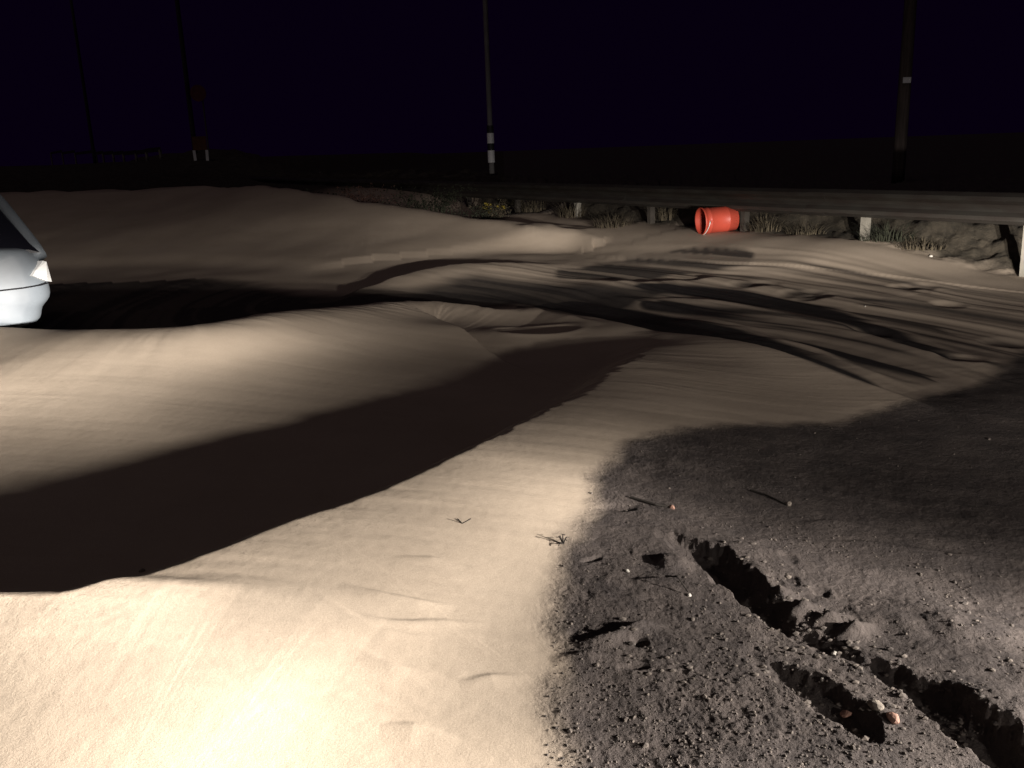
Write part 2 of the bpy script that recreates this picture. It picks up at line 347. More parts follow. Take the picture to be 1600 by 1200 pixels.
def ground_material():
    m = bpy.data.materials.new('ground_sand_and_dirt'); m.use_nodes = True; n = m.node_tree; b = n.nodes['Principled BSDF']; L = n.links
    geo = n.nodes.new('ShaderNodeNewGeometry')
    def noise(scale, det=5, rough=.6):
        q = n.nodes.new('ShaderNodeTexNoise'); q.inputs['Scale'].default_value = scale; q.inputs['Detail'].default_value = det; q.inputs['Roughness'].default_value = rough
        L.new(geo.outputs['Position'], q.inputs['Vector']); return q
    def ramp(src, p0, c0, p1, c1):
        r = n.nodes.new('ShaderNodeValToRGB'); r.color_ramp.elements[0].position = p0; r.color_ramp.elements[1].position = p1
        r.color_ramp.elements[0].color = (*c0, 1); r.color_ramp.elements[1].color = (*c1, 1); L.new(src, r.inputs[0]); return r
    def mix(f, a, c):
        x = n.nodes.new('ShaderNodeMix'); x.data_type = 'RGBA'; L.new(f, x.inputs['Factor']); L.new(a, x.inputs['A']); L.new(c, x.inputs['B']); return x.outputs['Result']
    sand = ramp(noise(1.3).outputs[0], .3, (.40, .328, .252), .7, (.47, .39, .305))
    grain = ramp(noise(420, 2).outputs[0], .35, (.82, .81, .80), .65, (1.1, 1.1, 1.1))
    mul = n.nodes.new('ShaderNodeMix'); mul.data_type = 'RGBA'; mul.blend_type = 'MULTIPLY'; mul.inputs['Factor'].default_value = 1
    L.new(sand.outputs[0], mul.inputs['A']); L.new(grain.outputs[0], mul.inputs['B'])
    dirt = ramp(noise(7, 8, .7).outputs[0], .3, (.040, .033, .031), .72, (.105, .086, .076))
    verge_and_unlit = ramp(noise(5, 8, .75).outputs[0], .35, (.022, .019, .014), .7, (.085, .07, .05))
    road = ramp(noise(14, 8, .7).outputs[0], .35, (.020, .016, .016), .7, (.042, .035, .032))  # asphalt tone, also used for the painted shade by the car
    def attr(nm):
        a = n.nodes.new('ShaderNodeAttribute'); a.attribute_name = nm; return a.outputs['Fac']
    c = mix(attr('verge_and_unlit'), mul.outputs['Result'], verge_and_unlit.outputs[0])
    c = mix(attr('road_and_shade'), c, road.outputs[0])
    c = mix(attr('dirt'), c, dirt.outputs[0])
    L.new(c, b.inputs['Base Color'])
    b.inputs['Roughness'].default_value = .85; b.inputs['Specular IOR Level'].default_value = .25
    n1 = noise(150, 4, .7); n2 = noise(45, 6, .7)
    bp = n.nodes.new('ShaderNodeBump'); bp.inputs['Distance'].default_value = .004; bp.inputs['Strength'].default_value = .22; L.new(n1.outputs[0], bp.inputs['Height'])
    b2 = n.nodes.new('ShaderNodeBump'); b2.inputs['Distance'].default_value = .012; L.new(n2.outputs[0], b2.inputs['Height']); L.new(bp.outputs[0], b2.inputs['Normal'])
    mx = n.nodes.new('ShaderNodeMath'); mx.operation = 'MAXIMUM'; L.new(attr('dirt'), mx.inputs[0]); L.new(attr('verge_and_unlit'), mx.inputs[1]); L.new(mx.outputs[0], b2.inputs['Strength'])
    L.new(b2.outputs[0], b.inputs['Normal'])
    return m
M_GROUND = ground_material()

road_shade = np.zeros_like(X)  # mask of exposed asphalt, plus shade painted beside the car
_TR = Curve2([at(*p) for p in [(500, 452), (620, 448), (700, 447), (780, 453), (925, 484), (1037, 512), (1178, 541), (1290, 580), (1414, 628), (1520, 680)]], 16)
_d, _t, _i = _TR.dist(X, Y, 9.0); _dd = _d[_i]; _L = _t[_i] * _TR.len
_n1 = fbm(_dd * 3.0 + .2 * fbm(_L * .4, _dd, 2, 80), _L * .22, 3, 81, .6); _n2 = fbm(_dd * 7, _L * .30, 2, 82, .7)
def road_shade_band(lower, upper, k=1.0, soft=.05, streak=.10, cover=.0):
    """exposed asphalt and painted shade by the car, in mask road_shade between two edge lines; its edges run out in long streaks"""
    global road_shade
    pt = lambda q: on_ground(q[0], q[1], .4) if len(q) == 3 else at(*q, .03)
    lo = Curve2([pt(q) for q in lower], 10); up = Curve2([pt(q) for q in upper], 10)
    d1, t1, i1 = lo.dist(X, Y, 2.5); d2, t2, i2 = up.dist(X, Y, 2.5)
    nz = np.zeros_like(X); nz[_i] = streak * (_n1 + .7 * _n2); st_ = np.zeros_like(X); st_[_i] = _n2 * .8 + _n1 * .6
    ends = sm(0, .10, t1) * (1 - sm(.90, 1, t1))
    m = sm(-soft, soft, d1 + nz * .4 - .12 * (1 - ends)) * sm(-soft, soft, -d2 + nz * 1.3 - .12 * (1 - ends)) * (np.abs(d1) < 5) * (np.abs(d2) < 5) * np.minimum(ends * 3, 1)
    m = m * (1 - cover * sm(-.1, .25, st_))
    road_shade = np.maximum(road_shade, k * m)
_t = _t[_i]
for _k, (_u, _w, _a0, _a1) in enumerate(((.60, .05, .35, .93), (.80, .035, .28, .90), (.98, .05, .40, .94), (1.20, .03, .30, .90), (1.42, .05, .42, .95), (1.66, .035, .30, .88), (2.22, .05, .40, .93), (2.45, .035, .30, .9), (2.75, .05, .45, .92), (3.05, .04, .35, .9), (3.4, .05, .45, .88))):
    _dv = _dd - _u - .16 * (vnoise(_L * .5, _L * 0 + _k * 3.1, 95) - .5)
    _pr = sm(.30, .62, vnoise(_L * .9 + _k * 7.7, _dd * .5, 96)); _wk = _w * (.6 + .8 * vnoise(_L * .7, _L * 0 + _k, 97))
    _m = np.exp(-(_dv / _wk) ** 2) * _pr * sm(_a0, _a0 + .12, _t) * (1 - sm(_a1 - .08, _a1, _t)) * .9
    road_shade[_i] = np.maximum(road_shade[_i], _m)
road_shade_band([(800, 455), (925, 486), (1037, 514), (1178, 543), (1290, 582), (1414, 630)], [(870, 446), (970, 459), (1060, 481), (1150, 505), (1262, 550), (1345, 590), (1412, 627)])
road_shade_band([(790, 462), (860, 474), (936, 492), (960, 498)], [(800, 458), (860, 464), (936, 484), (965, 494)], .75, .03, .04)
road_shade_band([(960, 438), (1105, 455), (1262, 483), (1347, 506), (1431, 538), (1540, 572)], [(960, 428), (1094, 439), (1240, 460), (1375, 496), (1487, 545), (1550, 570)])
road_shade_band([(970, 457), (1100, 480), (1200, 508), (1300, 548), (1400, 592), (1470, 610)], [(1000, 448), (1150, 474), (1262, 500), (1350, 536), (1440, 578), (1490, 606)], 1, .04, .2, .75)
road_shade_band([(1150, 470), (1262, 500), (1350, 530), (1450, 572), (1520, 598)], [(1180, 464), (1262, 484), (1350, 508), (1450, 548), (1530, 590)], .9, .04, .2, .85)
road_shade_band([(1300, 470), (1400, 500), (1500, 540), (1590, 566)], [(1300, 452), (1400, 474), (1500, 512), (1600, 552)], .8, .04, .2, .9)
road_shade_band([(-400, 540), (-100, 525), (100, 522), (300, 516), (430, 495), (600, 464), (700, 468), (780, 464), (840, 458), (980, 472)], [(-400, 350, 1), (-60, 350, 1), (45, 356, 1), (120, 388, 1), (200, 424, 1), (310, 433, 1), (430, 436), (600, 446), (680, 440), (740, 428), (850, 430), (1000, 437)], .95, .22, .12, .12)  # right end exposed asphalt; left part painted shade of trough and car shadow
road_shade_band([(860, 426), (940, 424), (1020, 424), (1100, 418), (1180, 418)], [(880, 412), (940, 404), (1020, 400), (1100, 398), (1190, 406)], .9, .1, .2, .6)
for _p in ((1178, 437, .20, .12), (1250, 450, .16, .11), (1275, 455, .14, .1), (1425, 445, .2, .07), (1358, 510, .12, .12), (1499, 556, .10, .1), (1572, 522, .12, .12)):
    _q = at(_p[0], _p[1], .03); _g = np.exp(-(((X - _q.x) / _p[2]) ** 2 + ((Y - _q.y) / (_p[3] * 1.6)) ** 2) ** 1.5); road_shade = np.maximum(road_shade, .75 * _g)

I, J = np.meshgrid(np.arange(NR - 1), np.arange(NA - 1), indexing='ij'); v0 = (I * NA + J).ravel()
QUADS = np.stack([v0, v0 + 1, v0 + NA + 1, v0 + NA], 1)[:, ::-1]
fm = DIRT[QUADS].mean(1) > .5
fv = (VERGE_AND_UNLIT[QUADS].mean(1) > .5) & ~fm
def ground_part(name, sel, label):
    q = QUADS[sel]; used = np.unique(q); remap = np.full(len(X), -1, np.int64); remap[used] = np.arange(len(used)); q = remap[q]
    me = bpy.data.meshes.new(name); nv, nf = len(used), len(q)
    me.vertices.add(nv); me.vertices.foreach_set('co', np.stack([X[used], Y[used], Z[used]], 1).astype(np.float32).ravel())
    me.loops.add(nf * 4); me.loops.foreach_set('vertex_index', q.astype(np.int32).ravel())
    me.polygons.add(nf); me.polygons.foreach_set('loop_start', np.arange(0, nf * 4, 4, dtype=np.int32)); me.polygons.foreach_set('loop_total', np.full(nf, 4, np.int32))
    me.polygons.foreach_set('use_smooth', np.ones(nf, bool))
    me.update(calc_edges=True)
    for nm, arr in (('dirt', DIRT), ('verge_and_unlit', VERGE_AND_UNLIT), ('road_and_shade', road_shade)):
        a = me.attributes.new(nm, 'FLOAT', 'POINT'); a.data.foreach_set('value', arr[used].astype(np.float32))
    me.materials.append(M_GROUND)
    o = bpy.data.objects.new(name, me); COL.objects.link(o); tag(o, label, kind='structure'); return o
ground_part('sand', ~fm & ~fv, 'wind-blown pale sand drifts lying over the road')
ground_part('dirt', fm, 'dark gravelly dirt in the right foreground')
ground_part('verge_and_unlit', fv, 'rough weedy bank behind the guardrail, and far ground darkened as if unlit')

# ------------------------------------------------------------------ materials of the things
M_STEEL = mat('rail_steel', (.042, .038, .032), .6, .1, col2=(.032, .025, .021), scale=3, bump=.15, bscale=40, aniso=(1, 1, 4))
M_RUST = mat('rail_splice_rust', (.07, .035, .026), .8, .1, var=.4, scale=20)
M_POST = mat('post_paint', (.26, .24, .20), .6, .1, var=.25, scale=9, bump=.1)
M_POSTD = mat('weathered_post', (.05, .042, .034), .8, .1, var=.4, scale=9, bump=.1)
M_BOLT = mat('bolt_steel', (.2, .2, .19), .5, .8)
M_WOOD = mat('pole_wood', (.11, .085, .075), .9, 0, var=.45, scale=3, bump=.4, bscale=30, aniso=(8, 8, .5))
M_CONC = mat('pole_concrete', (.10, .09, .09), .9, 0, var=.2, scale=4, bump=.3)
M_WHITE = mat('white_band', (.85, .85, .85), .5, var=.1)
M_BLACK = mat('black_band', (.02, .02, .02), .6, var=.2)
M_ORANGE = mat('orange_plastic', (.50, .075, .045), .45, var=.12, scale=5, bump=.05)
M_OINT = mat('orange_plastic_inside', (.42, .055, .03), .6, var=.2, scale=5)
M_HANDLE = mat('bucket_handle_wire', (.7, .68, .64), .4, .3)
M_STONE = mat('stone', (.26, .22, .18), .85, var=.4, scale=30, bump=.5, bscale=60)
M_STONEP = mat('pinkish_stone', (.30, .17, .125), .8, var=.25, scale=20, bump=.4)
M_STONEW = mat('white_stone', (.45, .42, .37), .5, var=.1)
M_BARK_SHADE = mat('bark_and_shade', (.022, .017, .013), .9, var=.4, scale=30)  # bark of the sprigs, and dark strips standing for stone shadows
M_WEED = mat('dry_weed', (.085, .068, .042), .9, var=.5, scale=12)
M_WEEDG = mat('dark_green_weed', (.03, .033, .018), .9, var=.5, scale=9)
M_YEL = mat('yellow_flower', (.35, .27, .04), .8, var=.3, scale=20)

def stone_bm(r, seed, sub=2, flat=.65):
    rg = random.Random(seed); bm = bmesh.new(); bmesh.ops.create_icosphere(bm, subdivisions=sub, radius=1)
    ax = [Vector((rg.uniform(-1, 1), rg.uniform(-1, 1), rg.uniform(-1, 1))).normalized() for _ in range(9)]
    cut = [rg.uniform(.62, .9) for _ in ax]
    for v in bm.verts:
        for a, c in zip(ax, cut):
            k = v.co.dot(a)
            if k > c: v.co -= a * (k - c) * .85
        v.co = Vector((v.co.x * r, v.co.y * r * rg.uniform(.97, 1.03) * .8, v.co.z * r * flat))
    return bm
def stone(name, px, py, r, m, label, seed, group=None, flat=.65, cat='stone'):
    p = on_ground(px, py); o = link_bm(name, stone_bm(r, seed, flat=flat), m); o.location = p + Vector((0, 0, r * flat * .45)); o.rotation_euler.z = seed * 1.3
    return tag(o, label, cat, group)

# ------------------------------------------------------------------ near guardrail
GZ = .44
def w_profile():
    pts = [(-.155, .0), (-.150, .016), (-.115, .075), (-.075, .083), (-.035, .03), (0, .012), (.035, .03), (.075, .083), (.115, .075), (.150, .016), (.155, .0)]
    return pts
def rail_beam(length, lap=0.0):
    bm = bmesh.new(); pr = w_profile(); rows = []
    back = [(z, d - .012) for z, d in pr][::-1]; loop = pr + back
    for u in (0, length):
        rows.append([bm.verts.new((u, -d - lap, z)) for z, d in loop])
    n = len(loop)
    for k in range(n): bm.faces.new((rows[0][k], rows[0][(k + 1) % n], rows[1][(k + 1) % n], rows[1][k]))
    for r_, fl in ((rows[0], 1), (rows[1], 0)):
        m = len(pr)
        for k in range(m - 1):
            q = (r_[k], r_[k + 1], r_[n - 2 - k], r_[n - 1 - k]); bm.faces.new(q if fl else q[::-1])
    return bm
gr = empty('guardrail', RAIL_A + Vector((0, 0, 0)), math.atan2(RAIL_DIR.y, RAIL_DIR.x))
tag(gr, 'long steel guardrail on pale posts, running behind the orange bucket', 'guardrail')
SP = 1.87; ZT = .82 - .155
inv = gr.matrix_basis.inverted()
beam_me = None
start = -3 * SP + .5
for k in range(15):
    x0 = start + k * 2 * SP
    if beam_me is None:
        o = link_bm('rail_beam', rail_beam(2 * SP + .25), M_STEEL, gr); beam_me = o.data
    else:
        o = bpy.data.objects.new('rail_beam', beam_me); COL.objects.link(o); o.parent = gr
    # RAIL_N side is away from the road; local -y ... beam bulges towards the road
    o.location = (x0, .0, ZT + .004 * (k % 2)); o.scale = (1, -1 if RAIL_DIR.cross(Vector((0, 0, 1))).dot(RAIL_N) > 0 else 1, 1)
    o.rotation_euler.x = .012 * math.sin(k * 2.1)
    bm = bmesh.new()
    for bz in (-.1, -.04, .04, .1):
        for bx in (.05, .2): box(bm, (bx, (.075 if abs(bz) > .05 else .035) , bz), (.022, .02, .022))
    b = link_bm('splice_bolts', bm, M_RUST, o); b['kind'] = 'stuff'
PY = 0
for k in range(-3, 24):
    lx = k * SP; wp = gr.matrix_basis @ Vector((lx, 0, 0)); g = ground_z(wp.x, wp.y)
    H = ZT + .12 - g + .5
    bm = bmesh.new(); sec = [(-.036, .0), (.036, .0), (.036, .09), (.028, .09), (.028, .008), (-.028, .008), (-.028, .09), (-.036, .09)]
    lo = [bm.verts.new((a_, -b_ - .02 + PY, ZT + .12 - H)) for a_, b_ in sec]; hi = [bm.verts.new((a_, -b_ - .02 + PY, ZT + .12)) for a_, b_ in sec]
    for q in range(8): bm.faces.new((lo[q], lo[(q + 1) % 8], hi[(q + 1) % 8], hi[q]))
    bm.faces.new(hi); bm.faces.new(lo[::-1])
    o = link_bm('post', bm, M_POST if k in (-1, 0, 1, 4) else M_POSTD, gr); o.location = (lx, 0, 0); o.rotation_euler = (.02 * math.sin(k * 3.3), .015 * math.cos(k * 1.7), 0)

# ------------------------------------------------------------------ orange bucket on its side
bp = on_ground(1120, 362, .3)
bk = empty('bucket', bp + Vector((0, 0, .155)), 0)
tag(bk, 'orange plastic bucket lying on its side on the sand below the guardrail', 'bucket')
BM_ = Matrix.Rotation(math.radians(-90 - 2), 4, 'Y')
R1 = .16
prof = [(.0, -.22), (.132, -.22), (.141, -.214), (.146, -.11), (.149, -.107), (.149, -.099), (.147, -.096), (.152, .12), (.155, .123), (.155, .130), (.152, .133), (.154, .188), (.160, .190), (.161, .207), (.157, .212), (.150, .206)]
bm = bmesh.new(); lathe(bm, [(max(r, .001), z) for r, z in prof], 40); o = link_bm('shell', bm, M_ORANGE, bk, True); 
bm = bmesh.new(); lathe(bm, [(.1495, .208), (.146, .10), (.138, -.10), (.134, -.20), (.001, -.202)], 40); o2 = link_bm('inside', bm, M_OINT, bk, True)
bm = bmesh.new()
pts = [(.163 * math.cos(a), .155 * math.sin(a) - .0, .145 + .03 * math.sin(abs(a)) ) for a in np.linspace(math.radians(-90), math.radians(40), 14)]
tube(bm, [(.165 * math.cos(a), .165 * math.sin(a), .16 + .045 * abs(math.cos(a))) for a in np.linspace(math.radians(95), math.radians(275), 18)], .0055, 6)
o3 = link_bm('handle', bm, M_HANDLE, bk, True)
bm = bmesh.new(); box(bm, (0, .16, .14), (.03, .02, .03)); o4 = link_bm('handle_ear', bm, M_ORANGE, bk)
bm = bmesh.new(); box(bm, (0, -.16, .14), (.03, .02, .03)); o5 = link_bm('handle_ear', bm, M_ORANGE, bk)
for q in (o, o2, o3, o4, o5): q.matrix_local = Matrix.Rotation(math.radians(12), 4, 'Z') @ BM_ @ Matrix.Rotation(math.radians(0), 4, 'Z') @ Matrix.Scale(1.12, 4)

# ------------------------------------------------------------------ poles
def pole(name, px, py, depth, r0, r1, h, m, label, base_z=None):
    b = at_d(px, py, depth); g = ground_z(b.x, b.y)
    root = empty(name, (b.x, b.y, g - .05)); tag(root, label, 'pole')
    bm = bmesh.new(); hs = [0, .4, 1, 2, 4, 6, 8, h]; tube(bm, [(0, 0, q) for q in hs], [r0 + (r1 - r0) * q / h for q in hs], 14)
    link_bm('shaft', bm, m, root, True); return root, g - .05, b
def band(root, z0, z1, r, m, name='band'):
    bm = bmesh.new(); tube(bm, [(0, 0, z0), (0, 0, z1)], r, 18); return link_bm(name, bm, m, root, False)
p1, g1, b1 = pole('utility_pole', 768, 255, 21, .062, .045, 10, mat('pale_concrete', (.22, .21, .205), .9, var=.2, scale=4, bump=.3), 'slim grey pole with two white bands near its foot behind the guardrail')
def zpix(px, py, b):    # height on the vertical through b seen at this pixel
    d = CM @ Vector(((px - 800) / F, -(py - 600) / F, -1)); t = math.hypot(b.x, b.y) / math.hypot(d.x, d.y); return CAM_H + d.z * t
for a, c in ((208, 224), (235, 254)): band(p1, zpix(766, c, b1) - g1, zpix(766, a, b1) - g1, .082, M_WHITE, 'white_band')
band(p1, zpix(766, 208, b1) - g1 + .003, zpix(766, 196, b1) - g1, .078, M_BLACK, 'black_band'); band(p1, zpix(766, 234.8, b1) - g1, zpix(766, 224.2, b1) - g1, .078, M_BLACK, 'black_band'); 
p2, g2, b2 = pole('utility_pole', 1403, 280, 22, .15, .12, 10, M_WOOD, 'thick wooden pole at the right with one small white plate on it')
bm = bmesh.new(); box(bm, (-.02, -.15, zpix(1411, 126, b2) - g2), (.19, .02, .13)); link_bm('plate', bm, M_WHITE, p2)
p3, g3, b3 = pole('utility_pole', 308, 262, 38, .10, .07, 12, M_CONC, 'thin faint pole behind the orange barricade at the left')
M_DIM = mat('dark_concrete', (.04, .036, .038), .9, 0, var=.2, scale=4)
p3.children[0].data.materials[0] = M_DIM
p4, g4, b4 = pole('utility_pole', 148, 250, 60, .11, .08, 12, M_CONC, 'faintest thin pole far off at the left beyond the small guardrail posts')
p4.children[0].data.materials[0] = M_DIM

# ------------------------------------------------------------------ far guardrail posts, barricade, sign at the left
fr = empty('guardrail', (0, 0, 0)); tag(fr, 'distant guardrail with small pale posts on the dark rise at the far left', 'guardrail')
fpx = [(253, 259, 40), (231, 257, 43), (214, 254, 46), (194, 252, 50), (178, 251, 54), (162, 250, 58), (151, 249, 62), (118, 247, 72), (98, 246, 80), (80, 245, 90)]
tops = []
for k, (px, py, dd) in enumerate(fpx):
    b = at_d(px, py, dd); g = ground_z(b.x, b.y); top = max(b.z, g) + .40
    bm = bmesh.new(); tube(bm, [(b.x, b.y, g - .3), (b.x, b.y, top)], .075, 6); link_bm('post', bm, M_POST, fr); tops.append(Vector((b.x, b.y, top - .02)))
bm = bmesh.new()
for a, c in zip(tops, tops[1:]):
    dv = (c - a); mid = (a + c) / 2; q = Matrix.Rotation(math.atan2(dv.y, dv.x), 3, 'Z'); box(bm, mid + Vector((.05, -.09, .06)), (dv.length + .05, .03, .2), q)
link_bm('rail_beam', bm, M_STEEL, fr)

bb = at_d(317, 268, 34); 
br = empty('barricade', (bb.x, bb.y, ground_z(bb.x, bb.y)), math.radians(12)); tag(br, 'small orange barricade on two white legs at the foot of the thin left pole', 'barricade')
bm = bmesh.new(); box(bm, (0, 0, .62), (.50, .04, .50)); link_bm('board', bm, mat('faded_orange', (.16, .06, .025), .7, var=.4), br)
for s in (-1, 1):
    bm = bmesh.new(); box(bm, (s * .22, .02, .04), (.10, .09, .66), Matrix.Rotation(s * .03, 3, 'Y')); link_bm('leg', bm, M_WHITE, br)
g = ground_z(bb.x, bb.y)
sg = empty('road_sign', (bb.x + .15, bb.y + .5, g)); tag(sg, 'dim reddish round sign on a thin post above the orange barricade', 'sign')
top = at_d(311, 148, 34.5).z - g
bm = bmesh.new(); tube(bm, [(0, 0, 0), (0, 0, top + .2)], .03, 8); link_bm('post', bm, M_CONC, sg)
bm = bmesh.new(); tube(bm, [(-.12, -.05, top), (-.12, -.08, top)], .3, 24); link_bm('plate', bm, mat('faded_red', (.16, .04, .05), .7, var=.4), sg)

# ------------------------------------------------------------------ silver car at the left edge
def build_car():
    M_BODY = mat('silver_paint', (.175, .198, .22), .5, .0, spec=.4, var=.3, scale=2.2, bump=.12, bscale=6); M_GLASS = mat('car_glass', (.01, .01, .014), .08, 0, spec=.6)
    M_TYRE = mat('tyre_rubber', (.02, .02, .02), .85, var=.3, scale=30); M_RIM = mat('rim_metal', (.35, .35, .36), .35, .8)
    M_LAMP = mat('lamp_lens', (.92, .92, .90), .15, 0, spec=.6); M_TRIM = mat('black_trim', (.012, .012, .014), .5)
    corner = at_d(88, 450, 7.2); fx = Vector((.60, -.80, 0)).normalized(); lat = Vector((-fx.y, fx.x, 0))   # left side of the car is to our right
    g = -.13
    hw = .86
    origin = Vector((corner.x, corner.y, 0)) - lat * hw - fx * -.16
    g = -.15
    root = empty('car', (origin.x, origin.y, g), math.atan2(fx.y, fx.x))
    tag(root, 'pale silver car cut off by the left edge, dark glass above its bumper', 'car')
    # lower body loft; stations: x, half width, belt height
    st = [(.00, .58, .93), (-.035, .70, .945), (-.10, .775, .95), (-.20, .825, .95), (-.35, .85, .95), (-.7, .86, .94), (-1.6, .87, .93), (-2.6, .87, .91), (-3.3, .86, .88), (-3.9, .83, .80), (-4.15, .76, .72), (-4.25, .62, .66)]
    bm = bmesh.new(); rows = []
    for x, w_, zt in st:
        zb = .34 if x > -.5 else .26
        half = [(0, zb), (w_ * .78, zb), (w_ * .86, zb + .02), (w_ * .89, zb + .06), (w_ * .90, zb + .13), (w_ * .97, zb + .17), (w_ * 1.0, zb + .22), (w_ * .992, zb + .30), (w_ * .975, zt - .16), (w_ * .955, zt - .10), (w_ * .90, zt - .03), (w_ * .84, zt), (w_ * .4, zt + .02), (0, zt + .02)]
        full = half + [(-a_, b_) for a_, b_ in half[-2:0:-1]]
        rows.append([bm.verts.new((x, a_, b_)) for a_, b_ in full])
    n = len(rows[0])
    for a_, b_ in zip(rows, rows[1:]):
        for k in range(n): bm.faces.new((a_[k], b_[k], b_[(k + 1) % n], a_[(k + 1) % n]))
    bm.faces.new(rows[0]); bm.faces.new(rows[-1][::-1])
    o = link_bm('body', bm, M_BODY, root, True); m = o.modifiers.new('s', 'SUBSURF'); m.levels = m.render_levels = 1
    # cabin glass, pillars, roof
    bm = bmesh.new(); cab = [(-.12, .70, .93, .935), (-.55, .60, 1.26, 1.29), (-.95, .58, 1.40, 1.44), (-2.0, .58, 1.42, 1.46), (-2.5, .60, 1.34, 1.38), (-3.2, .70, .93, .95)]
    rows = []
    for x, w_, zs, zc in cab:
        rows.append([bm.verts.new((x, a_, b_)) for a_, b_ in ((.78, .90), (w_, zs), (w_ * .5, zc), (0, zc), (-w_ * .5, zc), (-w_, zs), (-.78, .90))])
    for a_, b_ in zip(rows, rows[1:]):
        for k in range(6): bm.faces.new((a_[k], b_[k], b_[k + 1], a_[k + 1]))
    bm.faces.new(rows[0])
    link_bm('cabin_glass', bm, M_GLASS, root)
    for s_ in (-1, 1):
        bm = bmesh.new()
        tube(bm, [(-.16, s_ * .775, .86), (-.24, s_ * .755, .95), (-.57, s_ * .64, 1.255), (-.95, s_ * .595, 1.415), (-2.0, s_ * .595, 1.435), (-2.5, s_ * .615, 1.35), (-3.22, s_ * .72, .90)], [.06, .055, .05, .045, .04, .04, .03], 8)
        link_bm('roof_pillar', bm, M_BODY, root, True)
    bm = bmesh.new(); box(bm, (-1.5, 0, 1.465), (1.15, 1.1, .03)); link_bm('roof', bm, M_BODY, root, True)
    # wheels
    for x in (-1.0, -3.4):
        for s in (-1, 1):
            Mx = Matrix.Translation((x, s * .70, .31)) @ Matrix.Rotation(math.pi / 2, 4, 'X')
            bm = bmesh.new(); lathe(bm, [(.19, -.10), (.27, -.11), (.305, -.09), (.31, 0), (.305, .09), (.27, .11), (.19, .10), (.19, -.10)], 32, Mx)
            wv = link_bm('wheel', bm, M_TYRE, root, True)
            bm = bmesh.new(); lathe(bm, [(.19, -.09), (.17, -.05), (.05, -.07 * s), (.001, -.07 * s)], 24, Mx); lathe(bm, [(.19, .09), (.17, .05), (.05, .07), (.001, .07)], 24, Mx); link_bm('rim', bm, M_RIM, wv, True)
    bm = bmesh.new(); tube(bm, [(-.105 - .0, .80, .66), (-.05, .735, .655), (-.01, .60, .65), (.008, .30, .65), (.008, -.30, .65)], .006, 5); link_bm('bumper_seam', bm, M_TRIM, root)
    bm = bmesh.new(); box(bm, (.006, 0, .90), (.012, .9, .02)); link_bm('glass_seal', bm, M_TRIM, root)
    # corner lamps: pointed lens wrapped round the corner
    for s in (-1, 1):
        bm = bmesh.new()
        out = [(-.03, .672, .735), (-.055, .705, .775), (-.115, .775, .835), (-.17, .808, .82), (-.20, .828, .655), (-.10, .778, .675)]
        a = [bm.verts.new((x + .014, s * (y + .012), z)) for x, y, z in out]; b = [bm.verts.new((x - .05, s * (y - .05), z)) for x, y, z in out]
        bm.faces.new(a if s > 0 else a[::-1])
        for k in range(6):
            q = (a[k], b[k], b[(k + 1) % 6], a[(k + 1) % 6]); bm.faces.new(q if s > 0 else q[::-1])
        link_bm('tail_light', bm, M_LAMP, root)
    bm = bmesh.new(); box(bm, (.012, 0, .52), (.02, .52, .12)); link_bm('number_plate', bm, M_TRIM, root)
    bm = bmesh.new(); box(bm, (-.05, 0, .335), (.12, 1.0, .05)); link_bm('valance', bm, M_TRIM, root)
    bm = bmesh.new(); box(bm, (-1.9, 0, .20), (3.4, 1.4, .06)); link_bm('underbody', bm, M_TRIM, root)
    return root
build_car()

# ------------------------------------------------------------------ stones, dark strips for their shadows, twigs
stone('stone', 1077, 931, .009, M_STONEW, 'small bright white stone beside the dark rut in the dirt', 3)
stone('stone', 1050, 794, .013, M_STONEP, 'small pale stone at the end of a dark streak near the dirt edge', 4)
stone('stone', 1322, 1118, .016, M_STONEP, 'pinkish stone in the black shadow of the lower rut', 5)
stone('stone', 1395, 1124, .022, M_STONEP, 'larger flat pinkish stone right of the lower rut', 6, flat=.5)
stone('stone', 1368, 1105, .022, M_STONE, 'brown stone just above the flat pinkish one', 16, flat=.6)
stone('stone', 1232, 789, .016, M_STONE, 'small grey stone on the smooth dirt at the end of a dark line', 8)
stone('stone', 980, 893, .008, M_STONEW, 'small pale stone on the dirt near the sand edge', 9)
stone('stone', 222, 893, .012, M_STONE, 'small stone on the crest of the near dune', 10)
stone('stone', 1303, 1022, .009, M_STONEW, 'pale pebble beside the comb of small dirt ridges', 12)
stone('stone', 1285, 1063, .008, M_STONEW, 'pale pebble between the two ruts in the dirt', 13)
stone('stone', 1456, 382, .022, M_STONEW, 'white stone on the bank under the guardrail', 14)
stone('stone', 1352, 479, .010, M_STONEW, 'white pebble in the swept wheel ruts', 15)
def twig_or_shade(name, pts, r, m, label, z0=.012, cat='twig_or_shade'):  # dark strip on the ground standing for a stone's cast shadow
    bm = bmesh.new(); P = []
    for a, b, l in pts: P.append(on_ground(a, b) + Vector((0, 0, l)))
    r *= .6; tube(bm, P, [r * (1 - .5 * k / len(P)) for k in range(len(P))], 6); c = P[0].copy()
    for v in bm.verts: v.co -= c
    o = link_bm(name, bm, m); o.location = c; return tag(o, label, cat)
twig_or_shade('twig_or_shade', [(985, 778, .003), (1005, 785, .006), (1025, 791, .006), (1045, 793, .003)], .009, M_BARK_SHADE, 'dark strip standing for the shadow of the pale stone near the dirt edge')
twig_or_shade('twig_or_shade', [(1172, 767, .003), (1195, 775, .006), (1215, 784, .006), (1229, 790, .003)], .008, M_BARK_SHADE, 'dark strip standing for the shadow of the grey stone on the smooth dirt')
